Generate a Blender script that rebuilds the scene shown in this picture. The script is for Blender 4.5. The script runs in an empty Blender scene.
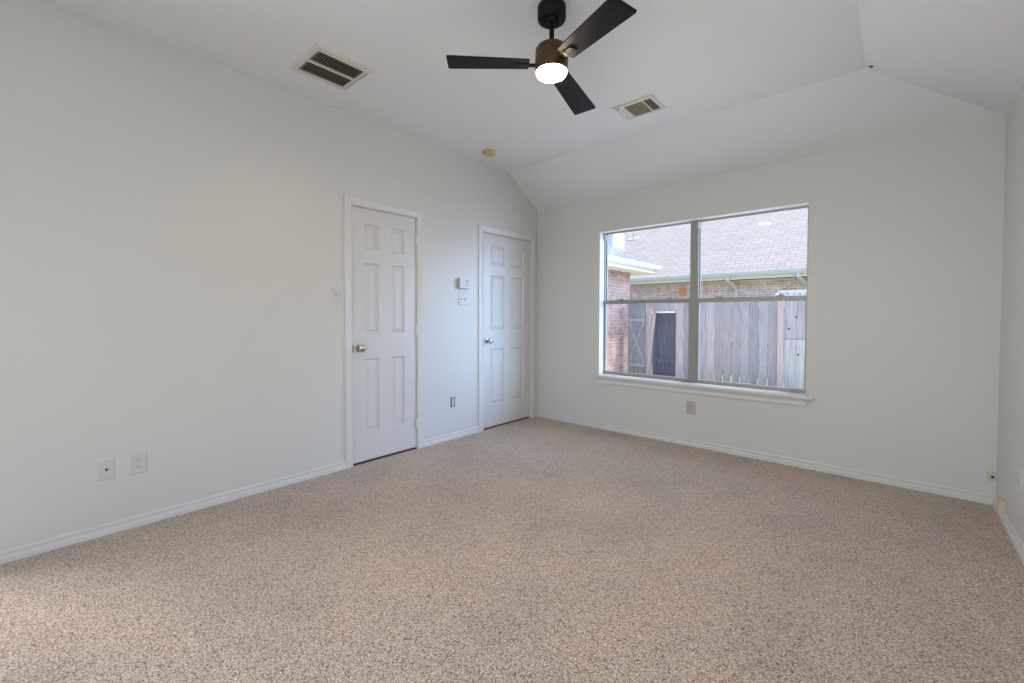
import bpy, bmesh, math, random
from mathutils import Vector, Matrix
random.seed(4)
S = bpy.context.scene
COL = S.collection
R = math.radians

# ------------------------------------------------------------------ camera
FENCE_Y = 5.75
W, H1, H2 = 3.683, 2.43, 2.752          # room width, wall plate height, flat ceiling height
RB, RR = 0.499, 0.659                   # run of the sloped ceiling at the back and at the right
YF = -5.3                               # wall behind the camera
cam = bpy.data.cameras.new('camera')
co = bpy.data.objects.new('camera', cam)
COL.objects.link(co)
S.camera = co
yaw, pitch, roll = 0.7222, -0.0230, 0.0019
F = Vector((-math.sin(yaw) * math.cos(pitch), math.cos(yaw) * math.cos(pitch), math.sin(pitch)))
Rt = Vector((math.cos(yaw), math.sin(yaw), 0))
U = Rt.cross(F)
R2 = Rt * math.cos(roll) + U * math.sin(roll)
U2 = R2.cross(F)
m3 = Matrix((R2, U2, -F)).transposed()
co.matrix_world = Matrix.Translation((3.1943, -4.0641, 1.187)) @ m3.to_4x4()
cam.sensor_width = 36
cam.lens = 36 * 436.35 / 1024
cam.shift_y = -15.45 / 1024
cam.clip_start = 0.02

# ------------------------------------------------------------------ light
S.view_settings.view_transform = 'Standard'
S.view_settings.look = 'None'
S.view_settings.gamma = 1
S.view_settings.use_curve_mapping = False
S.view_settings.exposure = 0.0

w = bpy.data.worlds.new('sky')
S.world = w
w.use_nodes = True
nt = w.node_tree
bg = nt.nodes['Background']
sky = nt.nodes.new('ShaderNodeTexSky')
sky.sky_type = 'NISHITA'
sky.sun_disc = False
sky.sun_elevation = R(58)
sky.sun_rotation = R(60)
sky.air_density = 1.0
sky.dust_density = 1.0
tint = nt.nodes.new('ShaderNodeMix'); tint.data_type = 'RGBA'; tint.blend_type = 'MULTIPLY'; tint.inputs[0].default_value = 1
tint.inputs[7].default_value = (0.98, 1.0, 1.05, 1)
nt.links.new(sky.outputs['Color'], tint.inputs[6])
nt.links.new(tint.outputs[2], bg.inputs['Color'])
bg.inputs['Strength'].default_value = 0.55

sd = bpy.data.lights.new('sun', 'SUN')
sd.energy = 6.2
sd.angle = R(2)
sd.color = (1, 0.96, 0.9)
so = bpy.data.objects.new('sun', sd)
COL.objects.link(so)
so.location = (6, 6, 10)
so.rotation_euler = Vector((0.34, 0.36, 1.0)).to_track_quat('Z', 'Y').to_euler()

# added soft blue fill sun, standing in for low sky light from the side
s2 = bpy.data.lights.new('sky_fill', 'SUN')
s2.energy = 5.0
s2.angle = R(42)
s2.color = (0.48, 0.75, 1.25)
s2o = bpy.data.objects.new('sky_fill', s2)
COL.objects.link(s2o)
s2o.location = (6, 9, 8)
s2o.rotation_euler = Vector((0.80, 0.55, 0.20)).to_track_quat('Z', 'Y').to_euler()

def area(name, loc, target, sx, sy, power, color):
    a = bpy.data.lights.new(name, 'AREA')
    a.shape = 'RECTANGLE'
    a.size, a.size_y = sx, sy
    a.energy = power
    a.color = color
    o = bpy.data.objects.new(name, a)
    COL.objects.link(o)
    o.location = loc
    o.rotation_euler = (Vector(target) - Vector(loc)).to_track_quat('-Z', 'Y').to_euler()
    return o
# added fill lights outside unseen, made-up openings beside and behind the camera
area('fill_side_light', (W + 0.25, -4.65, 1.35), (0, -4.2, 4.6), 0.95, 1.5, 11, (0.90, 0.95, 1.0))
area('fill_front_light', (2.85, YF - 0.25, 1.15), (2.95, -1.0, 0.9), 1.1, 1.9, 27, (0.93, 0.97, 1.0))
# added fill light in a made-up, unseen hallway off the left wall
area('fill_hallway_light', (-0.55, -4.90, 1.30), (3.68, -1.3, 1.4), 0.5, 1.6, 41, (0.98, 0.98, 0.98))

# ------------------------------------------------------------------ helpers
class MB:
    def __init__(s):
        s.v, s.f = [], []
    def add(s, vs, fs):
        n = len(s.v)
        s.v += [tuple(v) for v in vs]
        s.f += [tuple(i + n for i in f) for f in fs]
        return s
    def box(s, x0, x1, y0, y1, z0, z1):
        x0, x1 = min(x0, x1), max(x0, x1); y0, y1 = min(y0, y1), max(y0, y1); z0, z1 = min(z0, z1), max(z0, z1)
        vs = [(x0, y0, z0), (x1, y0, z0), (x1, y1, z0), (x0, y1, z0), (x0, y0, z1), (x1, y0, z1), (x1, y1, z1), (x0, y1, z1)]
        return s.add(vs, [(0, 3, 2, 1), (4, 5, 6, 7), (0, 1, 5, 4), (1, 2, 6, 5), (2, 3, 7, 6), (3, 0, 4, 7)])
    def obox(s, c, ax, ay, az, hx, hy, hz):
        c, ax, ay, az = Vector(c), Vector(ax).normalized(), Vector(ay).normalized(), Vector(az).normalized()
        vs = []
        for k in (-1, 1):
            for i, j in ((-1, -1), (1, -1), (1, 1), (-1, 1)):
                vs.append(c + ax * hx * i + ay * hy * j + az * hz * k)
        return s.add(vs, [(0, 3, 2, 1), (4, 5, 6, 7), (0, 1, 5, 4), (1, 2, 6, 5), (2, 3, 7, 6), (3, 0, 4, 7)])
    def prism(s, pa, pb):
        """two matching rings of points joined into a solid"""
        n = len(pa)
        vs = list(pa) + list(pb)
        fs = [(i, (i + 1) % n, n + (i + 1) % n, n + i) for i in range(n)]
        fs += [tuple(range(n))[::-1], tuple(range(n, 2 * n))]
        return s.add(vs, fs)
    def lathe(s, prof, c=(0, 0, 0), axis='z', n=32):
        """prof: list of (radius, height); closed with caps"""
        vs, fs = [], []
        for r, h in prof:
            for i in range(n):
                a = 2 * math.pi * i / n
                x, y = r * math.cos(a), r * math.sin(a)
                p = {'z': (x, y, h), 'x': (h, x, y), 'y': (y, h, x)}[axis]
                vs.append((p[0] + c[0], p[1] + c[1], p[2] + c[2]))
        for k in range(len(prof) - 1):
            for i in range(n):
                j = (i + 1) % n
                fs.append((k * n + i, k * n + j, (k + 1) * n + j, (k + 1) * n + i))
        fs.append(tuple(range(n))[::-1])
        m = (len(prof) - 1) * n
        fs.append(tuple(range(m, m + n)))
        return s.add(vs, fs)
    def build(s, name, mat, parent=None, smooth=False, bevel=0, seg=2):
        off = parent_world(parent)
        me = bpy.data.meshes.new(name)
        me.from_pydata([tuple(Vector(v) - off) for v in s.v] if parent and not parent.get('_local') else s.v, [], s.f)
        bm = bmesh.new(); bm.from_mesh(me)
        bmesh.ops.recalc_face_normals(bm, faces=bm.faces)
        bm.to_mesh(me); bm.free()
        me.materials.append(mat)
        o = bpy.data.objects.new(name, me)
        COL.objects.link(o)
        if parent: o.parent = parent
        if smooth:
            for p in me.polygons: p.use_smooth = True
            try:
                me.set_sharp_from_angle(angle=R(35))
            except Exception: pass
        if bevel:
            b = o.modifiers.new('bevel', 'BEVEL'); b.width = bevel; b.segments = seg; b.limit_method = 'ANGLE'; b.angle_limit = R(40)
        return o

def parent_world(p):
    v = Vector((0, 0, 0))
    while p is not None:
        v += Vector(p.location); p = p.parent
    return v
LOCAL = set()
def thing(name, loc, label=None, cat=None, group=None, kind=None, rz=0, local=False):
    o = bpy.data.objects.new(name, None)
    COL.objects.link(o)
    o.location = loc
    o.rotation_euler = (0, 0, rz)
    o.empty_display_size = 0.1
    tag(o, label, cat, group, kind)
    if local: o['_local'] = 1; LOCAL.add(o)
    return o
def tag(o, label=None, cat=None, group=None, kind=None):
    if label: o['label'] = label
    if cat: o['category'] = cat
    if group: o['group'] = group
    if kind: o['kind'] = kind
    return o
def sub(o, parent):
    """child of a local-space part"""
    o.parent = parent
    return o

# ------------------------------------------------------------------ materials
def mat(name, col=(0.8, 0.8, 0.8), rough=0.5, metal=0.0, spec=0.5, emit=None, es=0):
    m = bpy.data.materials.new(name)
    m.use_nodes = True
    b = m.node_tree.nodes['Principled BSDF']
    b.inputs['Base Color'].default_value = (*col, 1)
    b.inputs['Roughness'].default_value = rough
    b.inputs['Metallic'].default_value = metal
    b.inputs['Specular IOR Level'].default_value = spec
    if emit:
        b.inputs['Emission Color'].default_value = (*emit, 1)
        b.inputs['Emission Strength'].default_value = es
    return m
def N(m, t, **k):
    n = m.node_tree.nodes.new(t)
    for a, v in k.items(): setattr(n, a, v)
    return n
def LK(m, a, b): m.node_tree.links.new(a, b)
def bump(m, scale, strength, dist=0.01, detail=3, coord='Object', sc=None):
    b = m.node_tree.nodes['Principled BSDF']
    tc = N(m, 'ShaderNodeTexCoord'); no = N(m, 'ShaderNodeTexNoise'); bu = N(m, 'ShaderNodeBump')
    no.inputs['Scale'].default_value = scale; no.inputs['Detail'].default_value = detail
    if sc:
        mp = N(m, 'ShaderNodeMapping'); mp.inputs['Scale'].default_value = sc
        LK(m, tc.outputs[coord], mp.inputs[0]); LK(m, mp.outputs[0], no.inputs['Vector'])
    else: LK(m, tc.outputs[coord], no.inputs['Vector'])
    bu.inputs['Strength'].default_value = strength; bu.inputs['Distance'].default_value = dist
    LK(m, no.outputs['Fac'], bu.inputs['Height']); LK(m, bu.outputs[0], b.inputs['Normal'])
    return no
def ramp(m, src, stops):
    r = N(m, 'ShaderNodeValToRGB')
    e = r.color_ramp.elements
    while len(e) < len(stops): e.new(0.5)
    for i, (p, c) in enumerate(stops):
        e[i].position = p; e[i].color = (*c, 1)
    LK(m, src, r.inputs[0])
    return r

M = {}
M['wall'] = mat('wall_paint', (0.66, 0.665, 0.645), 0.42, spec=0.5); bump(M['wall'], 140, 0.10, 0.002, 2)
M['ceiling'] = mat('ceiling_paint', (0.79, 0.80, 0.80), 0.55, spec=0.35); bump(M['ceiling'], 45, 0.25, 0.004, 3)
M['trim'] = mat('white_semigloss', (0.70, 0.70, 0.70), 0.32); bump(M['trim'], 60, 0.03, 0.001, 2)
M['door'] = mat('door_paint', (0.66, 0.66, 0.66), 0.34); bump(M['door'], 20, 0.05, 0.001, 3, sc=(6, 6, 0.6))
M['dark'] = mat('shade_dark_gap', (0.05, 0.03, 0.025), 0.9)  # near-black so the space behind the doors stays dark
M['threshold'] = mat('dark_brown_strip', (0.10, 0.05, 0.035), 0.7); bump(M['threshold'], 40, 0.1)  # dark brown strip lying in the gap under each door
M['nickel'] = mat('brushed_nickel', (0.55, 0.50, 0.46), 0.25, 1.0); bump(M['nickel'], 200, 0.05, 0.0005)
M['plate'] = mat('white_plastic', (0.63, 0.61, 0.63), 0.35); bump(M['plate'], 90, 0.02, 0.0005)
M['plate_grey'] = mat('painted_and_shade_grey_plastic', (0.49, 0.47, 0.42), 0.45); bump(M['plate_grey'], 90, 0.02, 0.0005)  # grey of the painted outlet, also the thermostat's side shading
M['peach'] = mat('peach_plastic', (0.66, 0.50, 0.33), 0.5); bump(M['peach'], 60, 0.03, 0.0005)
M['cream'] = mat('yellowed_plastic', (0.64, 0.57, 0.40), 0.45); bump(M['cream'], 60, 0.03, 0.0005)
M['tan'] = mat('tan_plastic', (0.62, 0.44, 0.20), 0.5); bump(M['tan'], 60, 0.03, 0.0005)
M['slot'] = mat('dark_slot', (0.03, 0.03, 0.035), 0.6)
M['alu'] = mat('grey_aluminium', (0.33, 0.33, 0.31), 0.42, 0.55); bump(M['alu'], 120, 0.03, 0.0005)
M['sashclip'] = mat('white_clip', (0.7, 0.7, 0.68), 0.4)
M['fanblack'] = mat('matte_black_metal', (0.008, 0.006, 0.006), 0.55, 0.0, 0.2); bump(M['fanblack'], 90, 0.03, 0.0005)
M['motor_glow'] = mat('black_with_lamp_glow', (0.085, 0.045, 0.02), 0.35, 0.5); bump(M['motor_glow'], 90, 0.03, 0.0005)  # black fan housing with the warm lens glow put into its colour
M['lamp'] = mat('frosted_lamp_lens', (1, 0.9, 0.75), 0.4, emit=(1.0, 0.82, 0.56), es=230)
M['ventwhite'] = mat('vent_enamel', (0.66, 0.65, 0.58), 0.4); bump(M['ventwhite'], 60, 0.02, 0.0005)
M['ventdust'] = mat('dusty_louvre', (0.30, 0.26, 0.17), 0.7); bump(M['ventdust'], 120, 0.1, 0.001)
M['duct'] = mat('duct_dark', (0.035, 0.028, 0.022), 0.8)
M['white_ext'] = mat('white_exterior_paint', (0.82, 0.83, 0.82), 0.5); bump(M['white_ext'], 30, 0.03, 0.001)
M['yellow_ext'] = mat('cream_exterior_paint', (0.74, 0.70, 0.55), 0.55); bump(M['yellow_ext'], 30, 0.03, 0.001)
M['gutter'] = mat('gutter_white', (0.55, 0.56, 0.56), 0.4); bump(M['gutter'], 30, 0.03, 0.001)
M['orange'] = mat('orange_cover', (0.62, 0.26, 0.10), 0.6); bump(M['orange'], 30, 0.05, 0.001)
M['pipe'] = mat('lead_pipe', (0.45, 0.46, 0.48), 0.5); bump(M['pipe'], 30, 0.05, 0.001)

# fan blades: dark stained wood
def blade_mat():
    m = mat('dark_blade', (0.03, 0.03, 0.035), 0.6, spec=0.15)
    b = m.node_tree.nodes['Principled BSDF']
    tc = N(m, 'ShaderNodeTexCoord'); mp = N(m, 'ShaderNodeMapping'); no = N(m, 'ShaderNodeTexNoise')
    mp.inputs['Scale'].default_value = (3, 60, 3); no.inputs['Scale'].default_value = 2; no.inputs['Detail'].default_value = 4
    LK(m, tc.outputs['Object'], mp.inputs[0]); LK(m, mp.outputs[0], no.inputs['Vector'])
    r = ramp(m, no.outputs['Fac'], [(0.35, (0.006, 0.006, 0.009)), (0.7, (0.014, 0.013, 0.018))])
    LK(m, r.outputs[0], b.inputs['Base Color'])
    return m
M['blade'] = blade_mat()

def carpet():
    m = mat('carpet', (0.4, 0.35, 0.3), 0.95, spec=0.1)
    b = m.node_tree.nodes['Principled BSDF']
    b.inputs['Sheen Weight'].default_value = 0.15
    tc = N(m, 'ShaderNodeTexCoord')
    n1 = N(m, 'ShaderNodeTexNoise'); n1.inputs['Scale'].default_value = 150; n1.inputs['Detail'].default_value = 2; n1.inputs['Roughness'].default_value = 0.6
    vo = N(m, 'ShaderNodeTexVoronoi'); vo.inputs['Scale'].default_value = 215
    n2 = N(m, 'ShaderNodeTexNoise'); n2.inputs['Scale'].default_value = 2.2; n2.inputs['Detail'].default_value = 4
    for n in (n1, vo, n2): LK(m, tc.outputs['Object'], n.inputs['Vector'])
    r1 = ramp(m, n1.outputs['Fac'], [(0.34, (0.34, 0.26, 0.20)), (0.46, (0.53, 0.44, 0.365)), (0.54, (0.61, 0.535, 0.465)), (0.66, (0.72, 0.66, 0.60))])
    sep = N(m, 'ShaderNodeSeparateColor'); LK(m, vo.outputs['Color'], sep.inputs[0])
    r2 = ramp(m, sep.outputs[0], [(0.0, (0.30, 0.24, 0.20)), (0.14, (0.55, 0.48, 0.42)), (0.30, (0.86, 0.83, 0.80)), (0.8, (1.05, 1.04, 1.04)), (1.0, (1.30, 1.28, 1.26))])
    mx = N(m, 'ShaderNodeMix', data_type='RGBA', blend_type='MULTIPLY'); mx.inputs[0].default_value = 1
    LK(m, r1.outputs[0], mx.inputs[6]); LK(m, r2.outputs[0], mx.inputs[7])
    r3 = ramp(m, n2.outputs['Fac'], [(0.32, (0.90, 0.895, 0.90)), (0.5, (1.0, 0.99, 0.99)), (0.68, (1.07, 1.04, 0.99))])
    mx2 = N(m, 'ShaderNodeMix', data_type='RGBA', blend_type='MULTIPLY'); mx2.inputs[0].default_value = 1
    LK(m, mx.outputs[2], mx2.inputs[6]); LK(m, r3.outputs[0], mx2.inputs[7])
    LK(m, mx2.outputs[2], b.inputs['Base Color'])
    bu = N(m, 'ShaderNodeBump'); bu.inputs['Strength'].default_value = 0.8; bu.inputs['Distance'].default_value = 0.006
    LK(m, n1.outputs['Fac'], bu.inputs['Height']); LK(m, bu.outputs[0], b.inputs['Normal'])
    return m
M['carpet'] = carpet()

def uvw(m, a, b_):
    """vector (axis a, axis b) from object coordinates"""
    tc = N(m, 'ShaderNodeTexCoord'); sp = N(m, 'ShaderNodeSeparateXYZ'); cb = N(m, 'ShaderNodeCombineXYZ')
    LK(m, tc.outputs['Object'], sp.inputs[0]); LK(m, sp.outputs[a], cb.inputs[0]); LK(m, sp.outputs[b_], cb.inputs[1])
    return cb.outputs[0], tc
def brick(name, a, b_, c1, c2, mortar, bw=0.205, rh=0.075, ms=0.011, lo=(0.72, 0.70, 0.72), hi=(1.15, 1.12, 1.1)):
    m = mat(name, rough=0.85, spec=0.2)
    b = m.node_tree.nodes['Principled BSDF']
    v, tc = uvw(m, a, b_)
    br = N(m, 'ShaderNodeTexBrick')
    br.inputs['Scale'].default_value = 1; br.inputs['Brick Width'].default_value = bw; br.inputs['Row Height'].default_value = rh
    br.inputs['Mortar Size'].default_value = ms; br.inputs['Mortar Smooth'].default_value = 0.2; br.inputs['Bias'].default_value = 0.0
    br.inputs['Color1'].default_value = (*c1, 1); br.inputs['Color2'].default_value = (*c2, 1); br.inputs['Mortar'].default_value = (*mortar, 1)
    LK(m, v, br.inputs['Vector'])
    no = N(m, 'ShaderNodeTexNoise'); no.inputs['Scale'].default_value = 5; no.inputs['Detail'].default_value = 5
    LK(m, tc.outputs['Object'], no.inputs['Vector'])
    r = ramp(m, no.outputs['Fac'], [(0.3, lo), (0.7, hi)])
    mx = N(m, 'ShaderNodeMix', data_type='RGBA', blend_type='MULTIPLY'); mx.inputs[0].default_value = 1
    LK(m, br.outputs['Color'], mx.inputs[6]); LK(m, r.outputs[0], mx.inputs[7]); LK(m, mx.outputs[2], b.inputs['Base Color'])
    bu = N(m, 'ShaderNodeBump'); bu.inputs['Strength'].default_value = 0.5; bu.inputs['Distance'].default_value = 0.008; bu.invert = True
    LK(m, br.outputs['Fac'], bu.inputs['Height']); LK(m, bu.outputs[0], b.inputs['Normal'])
    return m
M['brick_wing'] = brick('red_brick_wing', 1, 2, (0.38, 0.20, 0.16), (0.46, 0.30, 0.26), (0.40, 0.37, 0.36))
M['brick_end'] = brick('red_brick_wing_end', 0, 2, (0.55, 0.25, 0.19), (0.66, 0.38, 0.30), (0.62, 0.56, 0.52))
M['brick_house'] = brick('pink_brick_house', 0, 2, (0.58, 0.36, 0.36), (0.68, 0.52, 0.52), (0.70, 0.68, 0.71))
M['shingle'] = brick('pale_shingles', 0, 1, (0.385, 0.33, 0.29), (0.34, 0.295, 0.255), (0.25, 0.215, 0.19), 0.34, 0.17, 0.012, (0.93, 0.93, 0.93), (1.05, 1.05, 1.05))
M['shingle_dark'] = brick('grey_shingles', 1, 0, (0.20, 0.21, 0.24), (0.28, 0.29, 0.32), (0.10, 0.10, 0.12), 0.30, 0.16, 0.014)

def wood(name, c1, c2):
    m = mat(name, rough=0.85, spec=0.2)
    b = m.node_tree.nodes['Principled BSDF']
    tc = N(m, 'ShaderNodeTexCoord'); mp = N(m, 'ShaderNodeMapping'); no = N(m, 'ShaderNodeTexNoise'); oi = N(m, 'ShaderNodeObjectInfo')
    mp.inputs['Scale'].default_value = (30, 30, 1.6); no.inputs['Scale'].default_value = 1.5; no.inputs['Detail'].default_value = 5
    LK(m, tc.outputs['Object'], mp.inputs[0]); LK(m, mp.outputs[0], no.inputs['Vector'])
    r = ramp(m, no.outputs['Fac'], [(0.3, c1), (0.7, c2)])
    mr = N(m, 'ShaderNodeMapRange'); mr.inputs[3].default_value = 0.8; mr.inputs[4].default_value = 1.15
    LK(m, oi.outputs['Random'], mr.inputs[0])
    vm = N(m, 'ShaderNodeVectorMath', operation='SCALE')
    LK(m, r.outputs[0], vm.inputs[0]); LK(m, mr.outputs[0], vm.inputs['Scale']); LK(m, vm.outputs[0], b.inputs['Base Color'])
    bu = N(m, 'ShaderNodeBump'); bu.inputs['Strength'].default_value = 0.3; bu.inputs['Distance'].default_value = 0.004
    LK(m, no.outputs['Fac'], bu.inputs['Height']); LK(m, bu.outputs[0], b.inputs['Normal'])
    return m
M['fence'] = wood('weathered_cedar', (0.27, 0.26, 0.25), (0.44, 0.42, 0.395))
M['fence_post'] = wood('newer_cedar_post', (0.42, 0.33, 0.28), (0.58, 0.47, 0.41))
M['fence_low'] = wood('pale_lower_boards', (0.34, 0.34, 0.30), (0.52, 0.51, 0.46))
M['fence_brace'] = wood('grey_brace_wood', (0.26, 0.26, 0.27), (0.42, 0.41, 0.41))
M['fence_mid'] = wood('aged_gate_boards', (0.18, 0.19, 0.21), (0.32, 0.33, 0.35))
M['fence_shade'] = wood('weathered_shade_boards', (0.13, 0.14, 0.17), (0.22, 0.24, 0.29))  # weathered fence wood with the recess shade put into its colour

def grass():
    m = mat('lawn_grass', rough=0.9, spec=0.1)
    b = m.node_tree.nodes['Principled BSDF']
    tc = N(m, 'ShaderNodeTexCoord'); no = N(m, 'ShaderNodeTexNoise'); no.inputs['Scale'].default_value = 9; no.inputs['Detail'].default_value = 6
    LK(m, tc.outputs['Object'], no.inputs['Vector'])
    r = ramp(m, no.outputs['Fac'], [(0.3, (0.28, 0.31, 0.10)), (0.7, (0.48, 0.50, 0.20))])
    LK(m, r.outputs[0], b.inputs['Base Color'])
    bu = N(m, 'ShaderNodeBump'); bu.inputs['Strength'].default_value = 0.8; bu.inputs['Distance'].default_value = 0.03
    LK(m, no.outputs['Fac'], bu.inputs['Height']); LK(m, bu.outputs[0], b.inputs['Normal'])
    return m
M['grass'] = grass()
M['bounce_slab'] = mat('pale_added_bounce_slab', (0.78, 0.77, 0.74), 0.8, spec=0.2); bump(M['bounce_slab'], 30, 0.3, 0.004)  # added unseen reflector, pale to bounce sunlight in through the window
def siding():
    m = mat('pale_blue_siding', (0.55, 0.64, 0.68), 0.6)
    b = m.node_tree.nodes['Principled BSDF']
    tc = N(m, 'ShaderNodeTexCoord'); sp = N(m, 'ShaderNodeSeparateXYZ'); LK(m, tc.outputs['Object'], sp.inputs[0])
    mu = N(m, 'ShaderNodeMath', operation='MULTIPLY'); mu.inputs[1].default_value = 5.5; LK(m, sp.outputs[2], mu.inputs[0])
    fr = N(m, 'ShaderNodeMath', operation='FRACT'); LK(m, mu.outputs[0], fr.inputs[0])
    bu = N(m, 'ShaderNodeBump'); bu.inputs['Distance'].default_value = 0.02; bu.inputs['Strength'].default_value = 0.6
    LK(m, fr.outputs[0], bu.inputs['Height']); LK(m, bu.outputs[0], b.inputs['Normal'])
    return m
M['siding'] = siding()
def glass():
    m = bpy.data.materials.new('window_glass'); m.use_nodes = True
    t = m.node_tree; t.nodes.clear()
    out = N(m, 'ShaderNodeOutputMaterial'); mx = N(m, 'ShaderNodeMixShader'); tr = N(m, 'ShaderNodeBsdfTransparent'); gl = N(m, 'ShaderNodeBsdfGlossy'); fr = N(m, 'ShaderNodeFresnel')
    tr.inputs[0].default_value = (0.96, 0.975, 0.98, 1); gl.inputs['Roughness'].default_value = 0.02; fr.inputs['IOR'].default_value = 1.4
    geo = N(m, 'ShaderNodeNewGeometry'); inv = N(m, 'ShaderNodeMath', operation='SUBTRACT'); mul = N(m, 'ShaderNodeMath', operation='MULTIPLY')
    inv.inputs[0].default_value = 1.0
    LK(m, geo.outputs['Backfacing'], inv.inputs[1]); LK(m, fr.outputs[0], mul.inputs[0]); LK(m, inv.outputs[0], mul.inputs[1])
    LK(m, mul.outputs[0], mx.inputs[0]); LK(m, tr.outputs[0], mx.inputs[1]); LK(m, gl.outputs[0], mx.inputs[2]); LK(m, mx.outputs[0], out.inputs[0])
    return m
M['glass'] = glass()

# ------------------------------------------------------------------ room shell
def struct(o): o['kind'] = 'structure'; return o
fl = MB(); fl.box(-0.16, W + 0.16, YF - 0.16, 0.05, -0.12, 0.0)
struct(fl.build('floor', M['carpet']))

def wall_grid(us, zs, holes, put):
    """solid cells between sorted lines, leaving out the cells inside a hole"""
    us, zs = sorted(set(us)), sorted(set(zs))
    for a, b in zip(us, us[1:]):
        for c, d in zip(zs, zs[1:]):
            cu, cz = (a + b) / 2, (c + d) / 2
            if any(h[0] < cu < h[1] and h[2] < cz < h[3] for h in holes): continue
            put(a, b, c, d)
D1 = (-2.3256, -1.7207); D2 = (-0.8803, -0.1178)
DT = 2.045
TW = 0.16
def weld(o):
    bm = bmesh.new(); bm.from_mesh(o.data)
    bmesh.ops.remove_doubles(bm, verts=bm.verts, dist=1e-5)
    seen = {}
    for f in bm.faces:
        k = tuple(sorted(v.index for v in f.verts)); seen.setdefault(k, []).append(f)
    bmesh.ops.delete(bm, geom=[f for fs in seen.values() if len(fs) > 1 for f in fs], context='FACES')
    bmesh.ops.recalc_face_normals(bm, faces=bm.faces)
    bm.to_mesh(o.data); bm.free()
    return o
mb = MB()
HY0, HY1 = -5.2, -4.35
holes = [(HY0, HY1, 0, 2.1), (D1[0] - 0.02, D1[1] + 0.02, 0, DT + 0.02), (D2[0] - 0.02, D2[1] + 0.02, 0, DT + 0.02)]
wall_grid([YF - TW, 0.0] + [h[i] for h in holes for i in (0, 1)], [0, DT + 0.02, 2.1, 2.95], holes, lambda a, b, c, d: mb.box(-TW, 0, a, b, c, d))
struct(weld(mb.build('wall_left', M['wall'])))
WX0, WX1, WZ0, WZ1 = 0.8392, 2.674, 0.5694, 2.0734
mb = MB()
wall_grid([-TW, WX0, WX1, W + TW], [0, WZ0 - 0.025, WZ1, 2.95], [(WX0, WX1, WZ0 - 0.025, WZ1)], lambda a, b, c, d: mb.box(a, b, 0, 0.12, c, d))
struct(weld(mb.build('wall_back', M['wall'])))
mb = MB()   # brick veneer outside the back wall
wall_grid([-0.6, WX0 - 0.05, WX1 + 0.02, W + 0.6], [-0.45, WZ0 - 0.02, WZ1 + 0.02, 2.5], [(WX0 - 0.05, WX1 + 0.02, WZ0 - 0.02, WZ1 + 0.02)], lambda a, b, c, d: mb.box(a, b, 0.15, 0.24, c, d))
struct(weld(mb.build('wall_outside', M['brick_end'])))
SY0, SY1, SZ0, SZ1 = -5.15, -4.15, 0.60, 2.10
mb = MB()
wall_grid([YF - TW, SY0, SY1, 0], [0, SZ0, SZ1, 2.95], [(SY0, SY1, SZ0, SZ1)], lambda a, b, c, d: mb.box(W, W + TW, a, b, c, d))
struct(weld(mb.build('wall_right', M['wall'])))
mb = MB()
for a, b in ((SY0, SY0 + .04), (SY1 - .04, SY1), ((SY0 + SY1) / 2 - .03, (SY0 + SY1) / 2 + .03)): mb.box(W + .06, W + .1, a, b, SZ0, SZ1)
mb.box(W + .06, W + .1, SY0, SY1, SZ0, SZ0 + .04); mb.box(W + .06, W + .1, SY0, SY1, SZ1 - .04, SZ1)
struct(mb.build('added_window_3', M['trim']))  # unseen window frame, added around the side fill light's opening
FX0, FX1, FZ0, FZ1 = 2.25, 3.45, 0.05, 2.10
mb = MB()
wall_grid([0, FX0, FX1, W], [0, FZ0, FZ1, 2.95], [(FX0, FX1, FZ0, FZ1)], lambda a, b, c, d: mb.box(a, b, YF - TW, YF, c, d))
struct(weld(mb.build('wall_front', M['wall'])))
mb = MB()
for a, b in ((FX0, FX0 + .04), (FX1 - .04, FX1), ((FX0 + FX1) / 2 - .03, (FX0 + FX1) / 2 + .03)): mb.box(a, b, YF - .1, YF - .04, FZ0, FZ1)
mb.box(FX0, FX1, YF - .1, YF - .04, FZ0, FZ0 + .04); mb.box(FX0, FX1, YF - .1, YF - .04, FZ1 - .04, FZ1)
struct(mb.build('added_window_2', M['trim']))  # unseen window frame, added around the front fill light's opening

# ceiling: flat panel with slopes along the back wall and the right wall
sB, sR = (H2 - H1) / RB, (H2 - H1) / RR
eB = 0.15; eR = eB * sB / sR
def P3(x, y, z): return (x, y, z)
xa = -0.15; yf = YF - 0.15
v = [(xa, yf, H2), (W - RR, yf, H2), (W - RR, -RB, H2), (xa, -RB, H2),
     (W + eR, eB, H1 - eB * sB), (xa, eB, H1 - eB * sB), (W + eR, yf, H1 - eB * sB)]
fs = [(0, 1, 2, 3), (3, 2, 4, 5), (1, 6, 4, 2)]
me = bpy.data.meshes.new('ceiling'); me.from_pydata(v, [], fs); me.materials.append(M['ceiling'])
ce = bpy.data.objects.new('ceiling', me); COL.objects.link(ce); struct(ce)
so_ = ce.modifiers.new('solid', 'SOLIDIFY'); so_.thickness = 0.05; so_.offset = -1
bm = bmesh.new(); bm.from_mesh(me); bmesh.ops.recalc_face_normals(bm, faces=bm.faces)
bm.faces.ensure_lookup_table()
if bm.faces[0].normal.z > 0: bmesh.ops.reverse_faces(bm, faces=bm.faces)
bm.to_mesh(me); bm.free()
# roof deck and eave over the room, outside
mb = MB(); mb.box(-0.6, W + 0.6, YF - 0.5, 0.72, 2.96, 3.02); mb.box(-0.3, W + 0.6, 0.24, 0.72, 2.44, 2.47); mb.box(-0.3, W + 0.6, 0.70, 0.73, 2.44, 2.62)
struct(mb.build('trim_1', M['white_ext']))
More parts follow.
